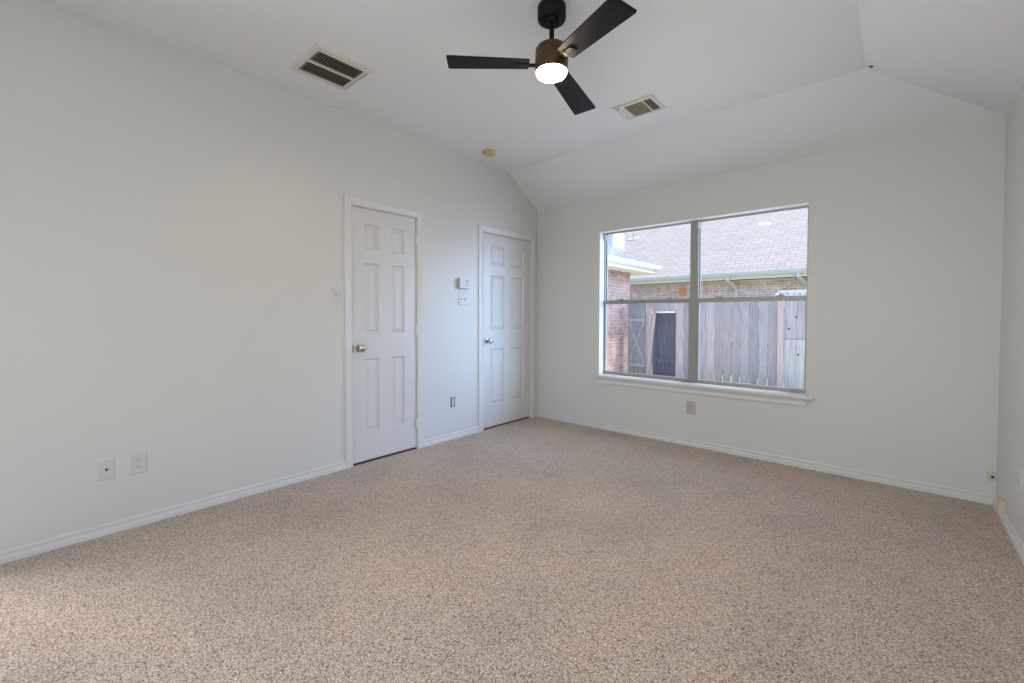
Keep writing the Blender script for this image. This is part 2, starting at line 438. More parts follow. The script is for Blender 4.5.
# dark shells added behind the doors to stop light leaking under them
mb = MB()
for (a, b) in (D1, D2):
    mb.box(-0.75, -0.72, a - .06, b + .06, 0, 2.2); mb.box(-0.72, -TW, a - .06, a - .03, 0, 2.2); mb.box(-0.72, -TW, b + .03, b + .06, 0, 2.2)
    mb.box(-0.72, -TW, a - .06, b + .06, 2.2, 2.23); mb.box(-0.72, -TW, a - .06, b + .06, -0.03, -0.001)
struct(mb.build('wall_door_blocker', M['dark']))

mb = MB()   # unseen hallway added off the left wall to hold a fill light
mb.box(-1.6, -1.5, HY0 - .2, HY1 + .1, -.05, 2.3); mb.box(-1.5, -TW, HY0 - .2, HY0 - .1, -.05, 2.3); mb.box(-1.5, -TW, HY1, HY1 + .1, -.05, 2.3); mb.box(-1.6, -TW, HY0 - .2, HY1 + .1, 2.3, 2.4); mb.box(-1.6, -TW, HY0 - .2, HY1 + .1, -.10, -.001)
struct(mb.build('wall_added_hallway', M['wall']))

# baseboards
BP = [(0, 0), (.014, 0), (.014, .024), (.0125, .028), (.007, .032), (.0065, .041), (.010, .046), (.0105, .053), (.007, .059), (0, .060)]
def base(name, segs):
    mb = MB()
    for pa, pb, n in segs:   # start, end, inward normal; mitred by simple overlap
        mb.prism([(pa[0] + n[0] * d, pa[1] + n[1] * d, z) for d, z in BP], [(pb[0] + n[0] * d, pb[1] + n[1] * d, z) for d, z in BP])
    return struct(mb.build(name, M['trim'], smooth=False))
C1 = (-2.3932, -1.6486); C2 = (-0.959, -0.049); CT = 2.112
base('baseboard_left', [((0, HY1), (0, C1[0]), (1, 0)), ((0, C1[1]), (0, C2[0]), (1, 0)), ((0, C2[1]), (0, -0.0), (1, 0))])
base('baseboard_back', [((0.014, 0), (W - .014, 0), (0, -1))])
base('baseboard_right', [((W, YF), (W, 0), (-1, 0))])
base('baseboard_front', [((0.014, YF), (W - .014, YF), (0, 1))])

# ------------------------------------------------------------------ doors
def door(name, D, CO, cols, rows, knob_y, knob_z):
    root = thing(name, (0, (D[0] + D[1]) / 2, 0), kind='structure')
    y0, y1 = D
    x0, xb = -0.010, -0.046
    zb, zt = 0.016, DT
    ys = sorted([y0, y1] + [c for p in cols for c in p]); zs = sorted([zb, zt] + [c for p in rows for c in p])
    mb = MB()
    isp = lambda a, b, c, d: any(abs(p[0] - a) < 1e-6 for p in cols) and any(abs(q[0] - c) < 1e-6 for q in rows)
    for a, b in zip(ys, ys[1:]):
        for c, d in zip(zs, zs[1:]):
            if not isp(a, b, c, d):
                mb.add([(x0, a, c), (x0, b, c), (x0, b, d), (x0, a, d)], [(0, 1, 2, 3)])
            else:
                rings = [(0, 0), (0.003, -0.004), (0.011, -0.015), (0.018, -0.015), (0.042, -0.004)]
                vs = []
                for ins, dx in rings:
                    vs += [(x0 + dx, a + ins, c + ins), (x0 + dx, b - ins, c + ins), (x0 + dx, b - ins, d - ins), (x0 + dx, a + ins, d - ins)]
                fs = []
                for k in range(len(rings) - 1):
                    for i in range(4):
                        j = (i + 1) % 4
                        fs.append((k * 4 + i, k * 4 + j, k * 4 + 4 + j, k * 4 + 4 + i))
                n = (len(rings) - 1) * 4
                fs.append((n, n + 1, n + 2, n + 3))
                mb.add(vs, fs)
    mb.add([(x0, y0, zb), (x0, y1, zb), (x0, y1, zt), (x0, y0, zt), (xb, y0, zb), (xb, y1, zb), (xb, y1, zt), (xb, y0, zt)],
           [(0, 1, 5, 4), (1, 2, 6, 5), (2, 3, 7, 6), (3, 0, 4, 7), (4, 5, 6, 7)])
    o = mb.build('door_panel', M['door'], root); weld(o)
    # jamb
    j = MB(); g = 0.003
    j.box(-TW, 0, y0 - .02, y0 - g, 0, zt + .02); j.box(-TW, 0, y1 + g, y1 + .02, 0, zt + .02); j.box(-TW, 0, y0 - .02, y1 + .02, zt + g, zt + .02)
    j.box(-0.075, xb - .002, y0 - g, y0 + .012, 0, zt); j.box(-0.075, xb - .002, y1 - .012, y1 + g, 0, zt); j.box(-0.075, xb - .002, y0, y1, zt - .012, zt + g)
    j.build('door_jamb', M['trim'], root)
    # casing with a colonial profile, mitred
    prof = [(0, 0), (0, .009), (.006, .012), (.012, .010), (.022, .012), (.044, .016), (.052, .0165), (1, .014), (1, 0)]
    wl = (y0 - .008) - CO[0]
    def ring(side, z_, top):
        pts = []
        for u, d in prof:
            uu = u if u < 1 else wl
            uu = min(uu, wl)
            if side == 'L': pts.append((d, y0 - .008 - uu, (zt + .008 + uu) if top else 0))
            else: pts.append((d, y1 + .008 + uu, (zt + .008 + uu) if top else 0))
        return pts
    c = MB(); c.prism(ring('L', 0, False), ring('L', 0, True)); c.prism(ring('L', 0, True), ring('R', 0, True)); c.prism(ring('R', 0, True), ring('R', 0, False))
    c.build('door_casing', M['trim'], root)
    # knob
    k = MB()
    k.lathe([(0.0, -.0005), (.031, 0), (.031, .004), (.027, .009), (.013, .012), (.010, .026), (.013, .032), (.022, .037), (.0275, .045), (.0285, .053), (.026, .061), (.018, .067), (.006, .069), (0, .069)],
            (x0, knob_y, knob_z), 'x', 28)
    kb = k.build('door_knob', M['nickel'], root, smooth=True); kb['label'] = 'satin nickel knob'
    st = MB(); st.box(x0 - .001, x0 + .001, y0 - .014, y0 + .012, knob_z - .03, knob_z + .03)
    st.build('strike_plate', M['nickel'], root)
    for z in (0.23, 1.06, 1.86):
        h = MB(); h.lathe([(0, -.046), (.005, -.045), (.0065, -.043), (.0065, .043), (.005, .045), (0, .046)], (0.004, y1 + .002, z), 'z', 14)
        h.box(-.004, .003, y1 - .012, y1 + .014, z - .044, z + .044)
        h.build('hinge', M['trim'], root)
    t = MB(); t.box(-TW, -0.004, y0, y1, 0.0005, 0.005)
    t.build('threshold', M['threshold'], root)
    return root
rows = [(.246, .838), (1.04, 1.612), (1.72, 1.926)]
door('door_1', D1, C1, [(-2.216, -2.086), (-1.966, -1.837)], rows, -2.268, .928)
door('door_2', D2, C2, [(-.770, -.555), (-.443, -.228)], rows, -.822, .928)

# ------------------------------------------------------------------ window_1
win = thing('window_1', ((WX0 + WX1) / 2, 0.1, WZ0), kind='structure')
fy0, fy1 = 0.098, 0.15
mb = MB()
fw = 0.014
mb.box(WX0, WX0 + fw, fy0, fy1, WZ0, WZ1); mb.box(WX1 - fw, WX1, fy0, fy1, WZ0, WZ1)
mb.box(WX0, WX1, fy0, fy1, WZ1 - .010, WZ1); mb.box(WX0, WX1, fy0, fy1, WZ0, WZ0 + .018)
mb.build('window_frame', M['alu'], win, bevel=.002)
MX0, MX1 = 1.744, 1.817
mb = MB(); mb.box(MX0, MX1, fy0 - .004, fy1, WZ0 + .001, WZ1 - .001)
mb.box(MX0 + .022, MX1 - .022, fy0 - .009, fy0 - .003, WZ0 + .002, WZ1 - .002)
mb.build('mullion', M['alu'], win, bevel=.002)
def sash(name, x0, x1, z0, z1, y0, y1, b, tb, bb):
    mb = MB()
    mb.box(x0, x0 + b, y0, y1, z0, z1); mb.box(x1 - b, x1, y0, y1, z0, z1); mb.box(x0 + b, x1 - b, y0, y1, z0, z0 + bb); mb.box(x0 + b, x1 - b, y0, y1, z1 - tb, z1)
    s = mb.build(name, M['alu'], win, bevel=.002)
    g = MB(); ym = (y0 + y1) / 2; g.box(x0 + b - .004, x1 - b + .004, ym - .002, ym + .002, z0 + bb - .004, z1 - tb + .004)
    g.build('glass_pane', M['glass'], s)
    return s
for (a, b) in ((WX0 + fw, MX0), (MX1, WX1 - fw)):
    sash('upper_sash', a, b, 1.325, WZ1 - .010, .120, .140, .010, .006, .024)
    s = sash('lower_sash', a, b, WZ0 + .018, 1.356, .094, .116, .012, .042, .017)
    for fx in (.22, .78):
        l = MB(); x = a + (b - a) * fx; l.box(x - .028, x + .028, .088, .118, 1.3565, 1.362); l.box(x - .010, x + .018, .090, .106, 1.362, 1.370)
        l.build('sash_latch', M['alu'], s, bevel=.001)
for x in (WX0 + fw + .004, MX1 + .004):
    c = MB(); c.box(x - .006, x + .006, .084, .100, WZ1 - .075, WZ1 - .02)
    c.build('jamb_clip', M['sashclip'], win)
# white painted returns, stool and apron
mb = MB(); e = 0.003
mb.box(WX0 - .0, WX0 + e, 0.001, fy0, WZ0, WZ1); mb.box(WX1 - e, WX1, 0.001, fy0, WZ0, WZ1); mb.box(WX0, WX1, 0.001, fy0, WZ1 - e, WZ1)
mb.build('window_return', M['trim'], win)
mb = MB(); mb.box(WX0, WX1, -.002, .15, WZ0 - .024, WZ0); mb.box(.784, 2.729, -.040, 0, WZ0 - .024, WZ0)
mb.build('window_sill', M['trim'], win, bevel=.006, seg=3)
ap = [(0, .546), (0, .480), (-.010, .480), (-.014, .486), (-.014, .500), (-.009, .506), (-.009, .520), (-.016, .530), (-.020, .546)]
mb = MB(); mb.prism([(.835, y, z) for y, z in ap], [(2.679, y, z) for y, z in ap])
mb.build('window_apron', M['trim'], win)

# ------------------------------------------------------------------ ceiling fan
FC = (1.86, -2.25)
fan = thing('ceiling_fan', (FC[0], FC[1], H2), 'black three-blade ceiling fan with glowing round light hanging from flat ceiling', 'ceiling fan')
mb = MB(); mb.lathe([(0, H2), (.068, H2), (.0715, H2 - .004), (.0715, H2 - .062), (.068, H2 - .070), (.052, H2 - .072), (.030, H2 - .066), (.022, H2 - .060), (0, H2 - .060)], (*FC, 0), n=48)
cn = mb.build('canopy', M['fanblack'], fan, smooth=True)
mb = MB(); mb.lathe([(0, H2 - .052), (.030, H2 - .058), (.034, H2 - .070), (.028, H2 - .084), (.012, H2 - .088), (0, H2 - .088)], (*FC, 0), n=32)
mb.build('hanger_ball', M['fanblack'], cn, smooth=True)
mb = MB(); mb.lathe([(0, 2.69), (.0125, 2.69), (.0125, 2.565), (.020, 2.563), (.020, 2.550), (0, 2.550)], (*FC, 0), n=24)
mb.build('downrod', M['fanblack'], fan, smooth=True)
mt, mbot = 2.552, 2.422
mb = MB(); mb.lathe([(0, mt), (.055, mt), (.074, mt - .006), (.081, mt - .018), (.083, mt - .030), (.083, mt - .070), (.0835, mt - .071), (.0835, mt - .074), (.083, mt - .075), (.083, mbot + .004), (.082, mbot), (0, mbot)], (*FC, 0), n=56)
mo = mb.build('motor_housing', M['motor_glow'], fan, smooth=True)
for k in range(12):
    a = 2 * math.pi * k / 12 + .1
    if k % 4 == 3: continue
    d = Vector((math.cos(a), math.sin(a), 0)); t = Vector((-d.y, d.x, 0))
    v_ = MB(); v_.obox(Vector((FC[0], FC[1], mt - .035)) + d * .083, d, t, (0, 0, 1), .0009, .0035, .012)
    v_.build('motor_vent', M['slot'], mo)
mb = MB(); mb.lathe([(0, mbot), (.0765, mbot), (.0765, mbot - .005), (.073, mbot - .012), (.058, mbot - .017), (.03, mbot - .020), (0, mbot - .021)], (*FC, 0), n=56)
le = mb.build('light_lens', M['lamp'], fan, smooth=True); le['label'] = 'glowing frosted lens'
ZB = 2.462
def blade(az, r1, z1):
    d = Vector((math.cos(az), math.sin(az), 0))
    d = Vector((d.x, d.y, (z1 - ZB) / r1)).normalized()
    t0 = Vector((-math.sin(az), math.cos(az), 0)); up = d.cross(t0).normalized() * 1.0
    pt = R(-7)
    t = t0 * math.cos(pt) + up * math.sin(pt); nn = d.cross(t).normalized()
    c = Vector((FC[0], FC[1], ZB))
    ra, rb = .115, r1
    wa, wb = .050, .069
    out = [(ra, -wa), (ra + .004, -wa - .001), (rb - .006, -wb), (rb, -wb + .006), (rb, wb - .006), (rb - .006, wb), (ra + .004, wa + .001), (ra, wa)]
    mb = MB(); th = .004
    mb.prism([c + d * r + t * s - nn * th for r, s in out], [c + d * r + t * s + nn * th for r, s in out])
    bl = mb.build('blade', M['blade'], fan, bevel=.0015)
    # blade iron: arm from the housing and a plate under the blade
    a = MB(); a.obox(c + d * .10 - nn * .006, d, t, nn, .030, .016, .003)
    a.obox(c + d * .150 - nn * .0075, d, t, nn, .035, .019, .003)
    a.build('blade_bracket', M['fanblack'], bl, bevel=.001)
    for rr, ss in ((.135, .010), (.135, -.010), (.172, 0)):
        s_ = MB(); s_.obox(c + d * rr + t * ss - nn * .0115, d, t, nn, .0035, .0035, .0015)
        s_.build('screw', M['fanblack'], bl)
blade(R(-135.5), .525, 2.458)
blade(R(104.5), .565, 2.462)
blade(R(-19.5), .525, 2.446)

# ------------------------------------------------------------------ vents
def vent1():
    x0, x1, y0, y1 = .288, .676, -2.903, -2.528
    z = H2
    t = thing('ceiling_vent', ((x0 + x1) / 2, (y0 + y1) / 2, z), 'larger white ceiling vent with two rows of dark louvres, nearer the left wall', 'ceiling vent')
    ix0, ix1, iy0, iy1 = .335, .618, -2.868, -2.545
    mb = MB(); h = .010
    a = [(x0, y0), (x1, y0), (x1, y1), (x0, y1)]; b = [(x0 + .012, y0 + .012), (x1 - .012, y0 + .012), (x1 - .012, y1 - .012), (x0 + .012, y1 - .012)]
    c = [(ix0, iy0), (ix1, iy0), (ix1, iy1), (ix0, iy1)]
    vs = [(p[0], p[1], z) for p in a] + [(p[0], p[1], z - h) for p in b] + [(p[0], p[1], z - h) for p in c] + [(p[0], p[1], z + .0) for p in c]
    fs = [(k * 4 + i, k * 4 + (i + 1) % 4, k * 4 + 4 + (i + 1) % 4, k * 4 + 4 + i) for k in range(3) for i in range(4)]
    fs += [(12 + i, 12 + (i + 1) % 4, (i + 1) % 4, i) for i in range(4)]
    mb.add(vs, fs); mb.build('frame', M['ventwhite'], t)
    mb = MB(); mb.box(ix0, ix1, iy0, iy1, z - .0012, z - .0004); mb.build('duct_opening', M['duct'], t)
    xm = (ix0 + ix1) / 2
    mb = MB(); mb.box(xm - .010, xm + .010, iy0, iy1, z - .011, z - .001); mb.build('divider', M['ventwhite'], t)
    n = 18
    for (a_, b_) in ((ix0, xm - .010), (xm + .010, ix1)):
        mb = MB()
        for k in range(n):
            y = iy0 + .022 + (iy1 - iy0 - .056) * k / (n - 1)
            mb.obox(((a_ + b_) / 2, y, z - .0055), (1, 0, 0), (0, .8, .6), (0, -.6, .8), (b_ - a_) / 2, .0042, .0005)
        mb.build('louvre_row', M['ventdust'], t)
        e = MB(); e.box(a_, b_, iy1 - .026, iy1 - .004, z - .006, z - .005); e.build('damper_blade', M['ventwhite'], t)
        e = MB(); e.box(a_, b_, iy0 + .003, iy0 + .014, z - .006, z - .005); e.build('damper_blade', M['ventdust'], t)
vent1()
def vent2():
    x0, x1, y0, y1 = 1.557, 1.876, -1.085, -.820
    z = H2
    t = thing('ceiling_vent', ((x0 + x1) / 2, (y0 + y1) / 2, z), 'smaller white ceiling vent with a brown centre grille beside the sloped ceiling', 'ceiling vent')
    ix0, ix1, iy0, iy1 = 1.585, 1.850, -1.050, -.852
    mb = MB(); h = .010
    a = [(x0, y0), (x1, y0), (x1, y1), (x0, y1)]; b = [(x0 + .008, y0 + .008), (x1 - .008, y0 + .008), (x1 - .008, y1 - .008), (x0 + .008, y1 - .008)]
    c = [(ix0, iy0), (ix1, iy0), (ix1, iy1), (ix0, iy1)]
    vs = [(p[0], p[1], z) for p in a] + [(p[0], p[1], z - h) for p in b] + [(p[0], p[1], z - h) for p in c] + [(p[0], p[1], z) for p in c]
    fs = [(k * 4 + i, k * 4 + (i + 1) % 4, k * 4 + 4 + (i + 1) % 4, k * 4 + 4 + i) for k in range(3) for i in range(4)]
    fs += [(12 + i, 12 + (i + 1) % 4, (i + 1) % 4, i) for i in range(4)]
    mb.add(vs, fs); mb.build('frame', M['ventwhite'], t)
    mb = MB(); mb.box(ix0, ix1, iy0, iy1, z - .0012, z - .0004); mb.build('duct_opening', M['duct'], t)
    a1, a2 = 1.640, 1.785
    mb = MB()
    for x in (a1, a2): mb = MB(); mb.box(x - .003, x + .003, iy0, iy1, z - .012, z - .001); mb.build('divider', M['ventwhite'], t)
    mb = MB()
    for k in range(11):
        y = iy0 + .010 + (iy1 - iy0 - .02) * k / 10
        mb.obox(((a1 + a2) / 2, y, z - .006), (1, 0, 0), (0, .8, -.6), (0, .6, .8), (a2 - a1) / 2 - .003, .0085, .0006)
    mb.build('louvre_row', M['ventdust'], t)
    mb = MB()
    for k in range(4):
        x = ix0 + .006 + (a1 - ix0 - .012) * k / 3
        mb.obox((x, (iy0 + iy1) / 2, z - .006), (.93, 0, .37), (0, 1, 0), (-.37, 0, .93), .0100, (iy1 - iy0) / 2, .0006)
    mb.build('end_louvre', M['ventwhite'], t)
    mb = MB()
    for k in range(4):
        x = a2 + .010 + (ix1 - a2 - .016) * k / 3
        mb.obox((x, (iy0 + iy1) / 2, z - .006), (.80, 0, -.60), (0, 1, 0), (.60, 0, .80), .0050, (iy1 - iy0) / 2, .0006)
    mb.build('end_louvre', M['ventwhite'], t)
    mb = MB(); mb.box(1.60, 1.606, iy0 - .014, iy0 - .008, z - .022, z - .008); mb.build('damper_lever', M['slot'], t)
vent2()

# smoke detector
sd_ = thing('smoke_detector', (.262, -1.07, H2), 'small round yellowed smoke detector on the ceiling near the left wall', 'smoke detector')
mb = MB(); mb.lathe([(0, H2), (.064, H2), (.066, H2 - .003), (.066, H2 - .012), (.062, H2 - .014), (.062, H2 - .017), (.058, H2 - .030), (.046, H2 - .038), (.02, H2 - .041), (0, H2 - .041)], (.262, -1.07, 0), n=40)
mb.build('housing', M['tan'], sd_, smooth=True)
mb = MB(); mb.lathe([(0, H2 - .039), (.012, H2 - .0395), (.012, H2 - .043), (0, H2 - .0435)], (.280, -1.11, 0), n=16); mb.build('test_button', M['cream'], sd_, smooth=True)

# little hook in the sloped ceiling
hx, hy = 3.05, -.54
hz = H2 - (hx - (W - RR)) * sR
hk = MB()
hk.obox((hx, hy, hz - .002), (1, 0, -sR), (0, 1, 0), (sR, 0, 1), .012, .006, .002); hk.obox((hx, hy, hz - .008), (1, 0, 0), (0, 1, 0), (0, 0, 1), .002, .002, .006)
tag(hk.build('ceiling_hook', M['slot']), 'tiny dark hook left in the sloped ceiling near its corner fold', 'hook')

# ------------------------------------------------------------------ wall plates (local frame: face towards -y, x along the wall)
def plate_mb(w_, h_, t_=.006):
    mb = MB(); i = .006
    f0 = [(-w_ / 2, 0, -h_ / 2), (w_ / 2, 0, -h_ / 2), (w_ / 2, 0, h_ / 2), (-w_ / 2, 0, h_ / 2)]
    f1 = [(x, -t_ * .45, z) for x, y, z in f0]
    f2 = [(x * (1 - 2 * i / w_), -t_, z * (1 - 2 * i / h_)) for x, y, z in f0]
    vs = f0 + f1 + f2
    fs = [(0, 1, 5, 4), (1, 2, 6, 5), (2, 3, 7, 6), (3, 0, 4, 7), (4, 5, 9, 8), (5, 6, 10, 9), (6, 7, 11, 10), (7, 4, 8, 11), (8, 9, 10, 11), (3, 2, 1, 0)]
    return mb.add(vs, fs)
SIDE = {'left': (R(90)), 'back': 0, 'right': R(-90)}
def mount(name, side, a, z, label, cat, group=None):
    loc = {'left': (0, a, z), 'back': (a, 0, z), 'right': (W, a, z)}[side]
    return thing(name, loc, label, cat, group, rz=SIDE[side], local=True)
def screws(root, pts, m='plate'):
    for x, z in pts:
        s = MB(); s.lathe([(0, -.0055), (.0035, -.0058), (.0035, -.0070), (0, -.0075)], (x, 0, z), 'y', 12)
        s.build('screw', M[m], root)
def receptacle(root, z, pm):
    mb = MB()
    pts = [(.0165 * math.cos(q) , max(-.0125, min(.0125, .0165 * math.sin(q)))) for q in [2 * math.pi * k / 24 for k in range(24)]]
    mb.prism([(x, -.0055, z + y) for x, y in pts], [(x, -.0085, z + y) for x, y in pts])
    f = mb.build('socket', M[pm], root)
    sl = MB(); sl.box(-.0075, -.0050, -.0092, -.0084, z - .002, z + .007); sl.box(.0050, .0072, -.0092, -.0084, z - .001, z + .006)
    sl.lathe([(0, -.0084), (.0026, -.0084), (.0026, -.0092), (0, -.0092)], (0, 0, z - .007), 'y', 10)
    sl.build('slot', M['slot'], root)
    return f
def outlet(side, a, z, label, pm='plate', group=None, w_=.076, h_=.122):
    t = mount('wall_outlet', side, a, z, label, 'power outlet', group)
    plate_mb(w_, h_).build('cover_plate', M[pm], t)
    receptacle(t, .0195, pm); receptacle(t, -.0195, pm)
    screws(t, [(0, 0)], pm)
    return t
outlet('left', -3.622, .356, 'white duplex power outlet low on the left wall, right of the cable plate')
outlet('back', 1.797, .352, 'grey painted power outlet on the back wall under the window', 'plate_grey', w_=.080)
outlet('right', -.690, .370, 'white power outlet on the right wall at the photo edge')
t = mount('cable_plate', 'left', -3.756, .353, 'white wall plate with one dark cable jack, left of the power outlet', 'wall plate')
plate_mb(.068, .110).build('cover_plate', M['plate'], t); screws(t, [(0, .042), (0, -.042)])
mb = MB(); mb.lathe([(0, -.0055), (.0062, -.0055), (.0062, -.009), (.0045, -.009), (.0045, -.016), (0, -.016)], (0, 0, .0), 'y', 16); mb.build('cable_jack', M['slot'], t)
t = mount('light_switch', 'left', -2.462, 1.343, 'white single toggle light switch left of the nearer door', 'light switch')
plate_mb(.072, .118).build('cover_plate', M['plate'], t); screws(t, [(0, .030), (0, -.030)])
mb = MB(); mb.box(-.005, .005, -.0075, -.005, -.012, .012); mb.obox((0, -.011, .004), (1, 0, 0), (0, .8, -.45), (0, .45, .8), .0035, .008, .0035); mb.build('toggle', M['plate_grey'], t)
t = mount('light_switch', 'left', -1.170, 1.350, 'white double toggle light switch under the thermostat between the doors', 'light switch')
plate_mb(.116, .118).build('cover_plate', M['plate'], t); screws(t, [(x, z) for x in (-.023, .023) for z in (.030, -.030)])
for x in (-.023, .023):
    mb = MB(); mb.box(x - .005, x + .005, -.0075, -.005, -.012, .012); mb.obox((x, -.011, -.003 if x < 0 else .004), (1, 0, 0), (0, .8, -.45), (0, .45, .8), .0035, .008, .0035); mb.build('toggle', M['plate_grey'], t)
t = mount('thermostat', 'left', -1.176, 1.503, 'white boxy thermostat on the left wall between the two doors', 'thermostat')
mb = MB(); mb.box(-.062, .062, -.024, 0, -.048, .048); mb.build('shade_back_plate', M['plate_grey'], t, bevel=.002)  # grey stands in for shading on the thermostat's side
mb = MB(); mb.box(-.064, .064, -.040, -.024, -.050, .050); mb.build('cover', M['plate'], t, bevel=.004)
mb = MB(); mb.box(.000, .040, -.0415, -.0395, .006, .030); s_ = mb.build('display', M['plate_grey'], t)
mb = MB(); mb.box(.010, .018, -.045, -.040, -.024, -.014); mb.box(.028, .036, -.045, -.040, -.024, -.014); mb.build('button', M['plate_grey'], t)
# receptacle without its cover: the open box shows dark around it
t = mount('uncovered_outlet', 'left', -1.300, .357, 'uncovered power outlet with dark box corners showing between the two doors', 'power outlet')
mb = MB(); mb.box(-.029, .029, -.0012, -.0002, -.047, .047); mb.build('wall_box', M['slot'], t)
mb = MB(); mb.box(-.0165, .0165, -.006, -.001, -.034, .034); mb.build('socket_body', M['plate'], t, bevel=.002)
mb = MB(); mb.box(-.0075, .0075, -.003, -.001, -.052, .052); mb.build('mounting_strap', M['plate'], t)
for z in (.019, -.019):
    mb = MB(); mb.box(-.0075, -.005, -.0068, -.0058, z - .002, z + .007); mb.box(.005, .0072, -.0068, -.0058, z - .002, z + .006); mb.build('slot', M['slot'], t)
# cable jack near the right back corner, and a tan box on the baseboard
t = mount('cable_jack', 'back', 3.660, .180, 'small cream jack with a black hole low on the back wall by the right corner', 'cable jack')
plate_mb(.034, .060).build('cover_plate', M['cream'], t)
mb = MB(); mb.lathe([(0, -.0055), (.008, -.0055), (.008, -.0075), (0, -.0075)], (.006, 0, -.004), 'y', 16); mb.build('socket_hole', M['slot'], t)
t = mount('junction_box', 'right', -.290, .094, 'small tan jack box just above the right wall baseboard', 'jack box')
mb = MB(); mb.box(-.030, .030, -.028, 0, -.034, .034); mb.build('box_cover', M['peach'], t, bevel=.003)
mb = MB(); mb.box(-.031, .031, -.006, -.0005, -.0355, .0355); mb.build('box_base', M['cream'], t)

# ------------------------------------------------------------------ outside
GZ = -0.32
pv = MB(); pv.box(-1.7, 12, 0.24, FENCE_Y - .12, GZ + .001, GZ + .06)
struct(pv.build('ground', M['bounce_slab']))  # unseen slab added to throw light up at the ceiling
g = MB(); g.add([(-14, .1, GZ), (16, .1, GZ), (16, 26, GZ), (-14, 26, GZ)], [(0, 1, 2, 3)])
struct(g.build('ground', M['grass']))

FY = 5.75
def picket(x, parent, w_=.148, z0=GZ + .06, z1=1.50, y=FY, m='fence', t_=.018):
    mb = MB()
    lean = random.uniform(-.004, .004)
    mb.prism([(x - w_ / 2, y, z0), (x + w_ / 2, y, z0), (x + w_ / 2, y + t_, z0), (x - w_ / 2, y + t_, z0)],
             [(x - w_ / 2 + lean, y, z1), (x + w_ / 2 + lean, y, z1), (x + w_ / 2 + lean, y + t_, z1), (x - w_ / 2 + lean, y + t_, z1)])
    return mb.build('picket', M[m], parent)
fence = thing('wooden_fence', (.6, FY, GZ), 'long weathered grey picket fence seen through the window', 'fence')
x = -.535 + .083
while x < 1.42:
    picket(x, fence, w_=.152 + random.uniform(-.005, .004)); x += .166
fence2 = thing('wooden_fence', (3.2, FY, GZ), 'fence section of wider knotted boards at the window right edge, beyond the tan post', 'fence')
x = 1.56 + .105
while x < 5.2:
    picket(x, fence2, w_=.200, z0=.765, z1=1.50, y=FY + .01); picket(x, fence2, w_=.200, z0=GZ + .05, z1=.745, y=FY + .01, m='fence_low'); x += .205
for z in (.0, .60, 1.30):
    mb = MB(); mb.box(-.53, 1.46, FY + .02, FY + .058, z - .045, z + .045); mb.build('rail', M['fence'], fence)
    mb = MB(); mb.box(1.56, 5.2, FY + .03, FY + .068, z - .045, z + .045); mb.build('rail', M['fence'], fence2)
mb = MB(); mb.box(1.56, 5.2, FY + .012, FY + .026, .740, .770); mb.build('batten', M['fence_mid'], fence2)
for (kx, kz) in ((1.76, 1.18), (1.645, .95), (1.80, .46)):
    mb = MB(); mb.lathe([(0, FY + .0085), (.018, FY + .0085), (.020, FY + .0095), (0, FY + .0098)], (kx, 0, kz), 'y', 12); mb.build('knot', M['duct'], fence2)
mb = MB(); mb.box(1.458, 1.552, FY - .03, FY + .06, GZ, 1.50)
mb.build('post', M['fence_post'], fence, bevel=.004)
# lattice strip standing behind the right part of the fence
lt = thing('lattice_panel', (2.5, 6.0, 1.5), 'white lattice strip rising above the fence at the right', 'lattice')
mb = MB(); lx0, lx1, lz0, lz1 = 1.36, 5.2, 1.36, 1.70
mb.box(lx0, lx1, 6.0, 6.03, lz1 - .03, lz1); mb.box(lx0, lx1, 6.0, 6.03, lz0, lz0 + .03); mb.box(lx0, lx0 + .04, 6.0, 6.03, GZ, lz1); mb.box(lx1 - .04, lx1, 6.0, 6.03, GZ, lz1)
mb.build('frame', M['white_ext'], lt)
mb = MB(); L_ = lz1 - lz0
k = lx0
while k < lx1 - L_:
    for s in (1, -1):
        mb.obox((k + L_ / 2, 6.015 + .004 * s, (lz0 + lz1) / 2), (1, 0, s), (0, 1, 0), (-s, 0, 1), L_ * .70, .003, .015)
    k += .10
mb.build('lattice_strips', M['white_ext'], lt)

# nook with shade put into its dark board colour, lintel and leaning board
nook = thing('board_nook', (-.82, FY, GZ), 'recessed gate opening in the fence, boards coloured dark for shade, under a pale top rail', 'shed bay')
n0, n1, nz0, nz1, nd = -1.080, -.560, .13, 1.265, .30
mb = MB()
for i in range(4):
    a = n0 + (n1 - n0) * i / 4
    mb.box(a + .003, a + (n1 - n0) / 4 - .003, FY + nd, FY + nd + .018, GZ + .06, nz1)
mb.build('back_boards', M['fence_shade'], nook)
mb = MB(); mb.box(n0 - .02, n0, FY + .055, FY + nd + .02, GZ + .05, nz1 + .02); mb.box(n1, n1 + .02, FY + .062, FY + nd + .02, GZ + .05, nz1 + .02); mb.build('side_board', M['fence_shade'], nook)
mb = MB(); mb.box(n0 - .02, n1 + .02, FY + .062, FY + nd + .03, nz1 + .02, nz1 + .04); mb.build('added_shade_cover', M['fence'], nook)  # cover added out of sight to shade the recess
mb = MB(); mb.box(n0 - .02, n1 + .01, FY - .03, FY - .002, nz1, nz1 + .035); mb.build('top_rail', M['white_ext'], nook)
mb = MB(); mb.box(n0 - .01, n1 + .01, FY + nd - .04, FY + nd - .002, .10, .20); mb.build('bottom_rail', M['fence_shade'], nook)
mb = MB()
for i in range(4): mb.box(n0 + .003 + i * .130, n0 + .128 + i * .130, FY, FY + .018, nz1 + .035, 1.50)
mb.build('upper_boards', M['fence'], nook)

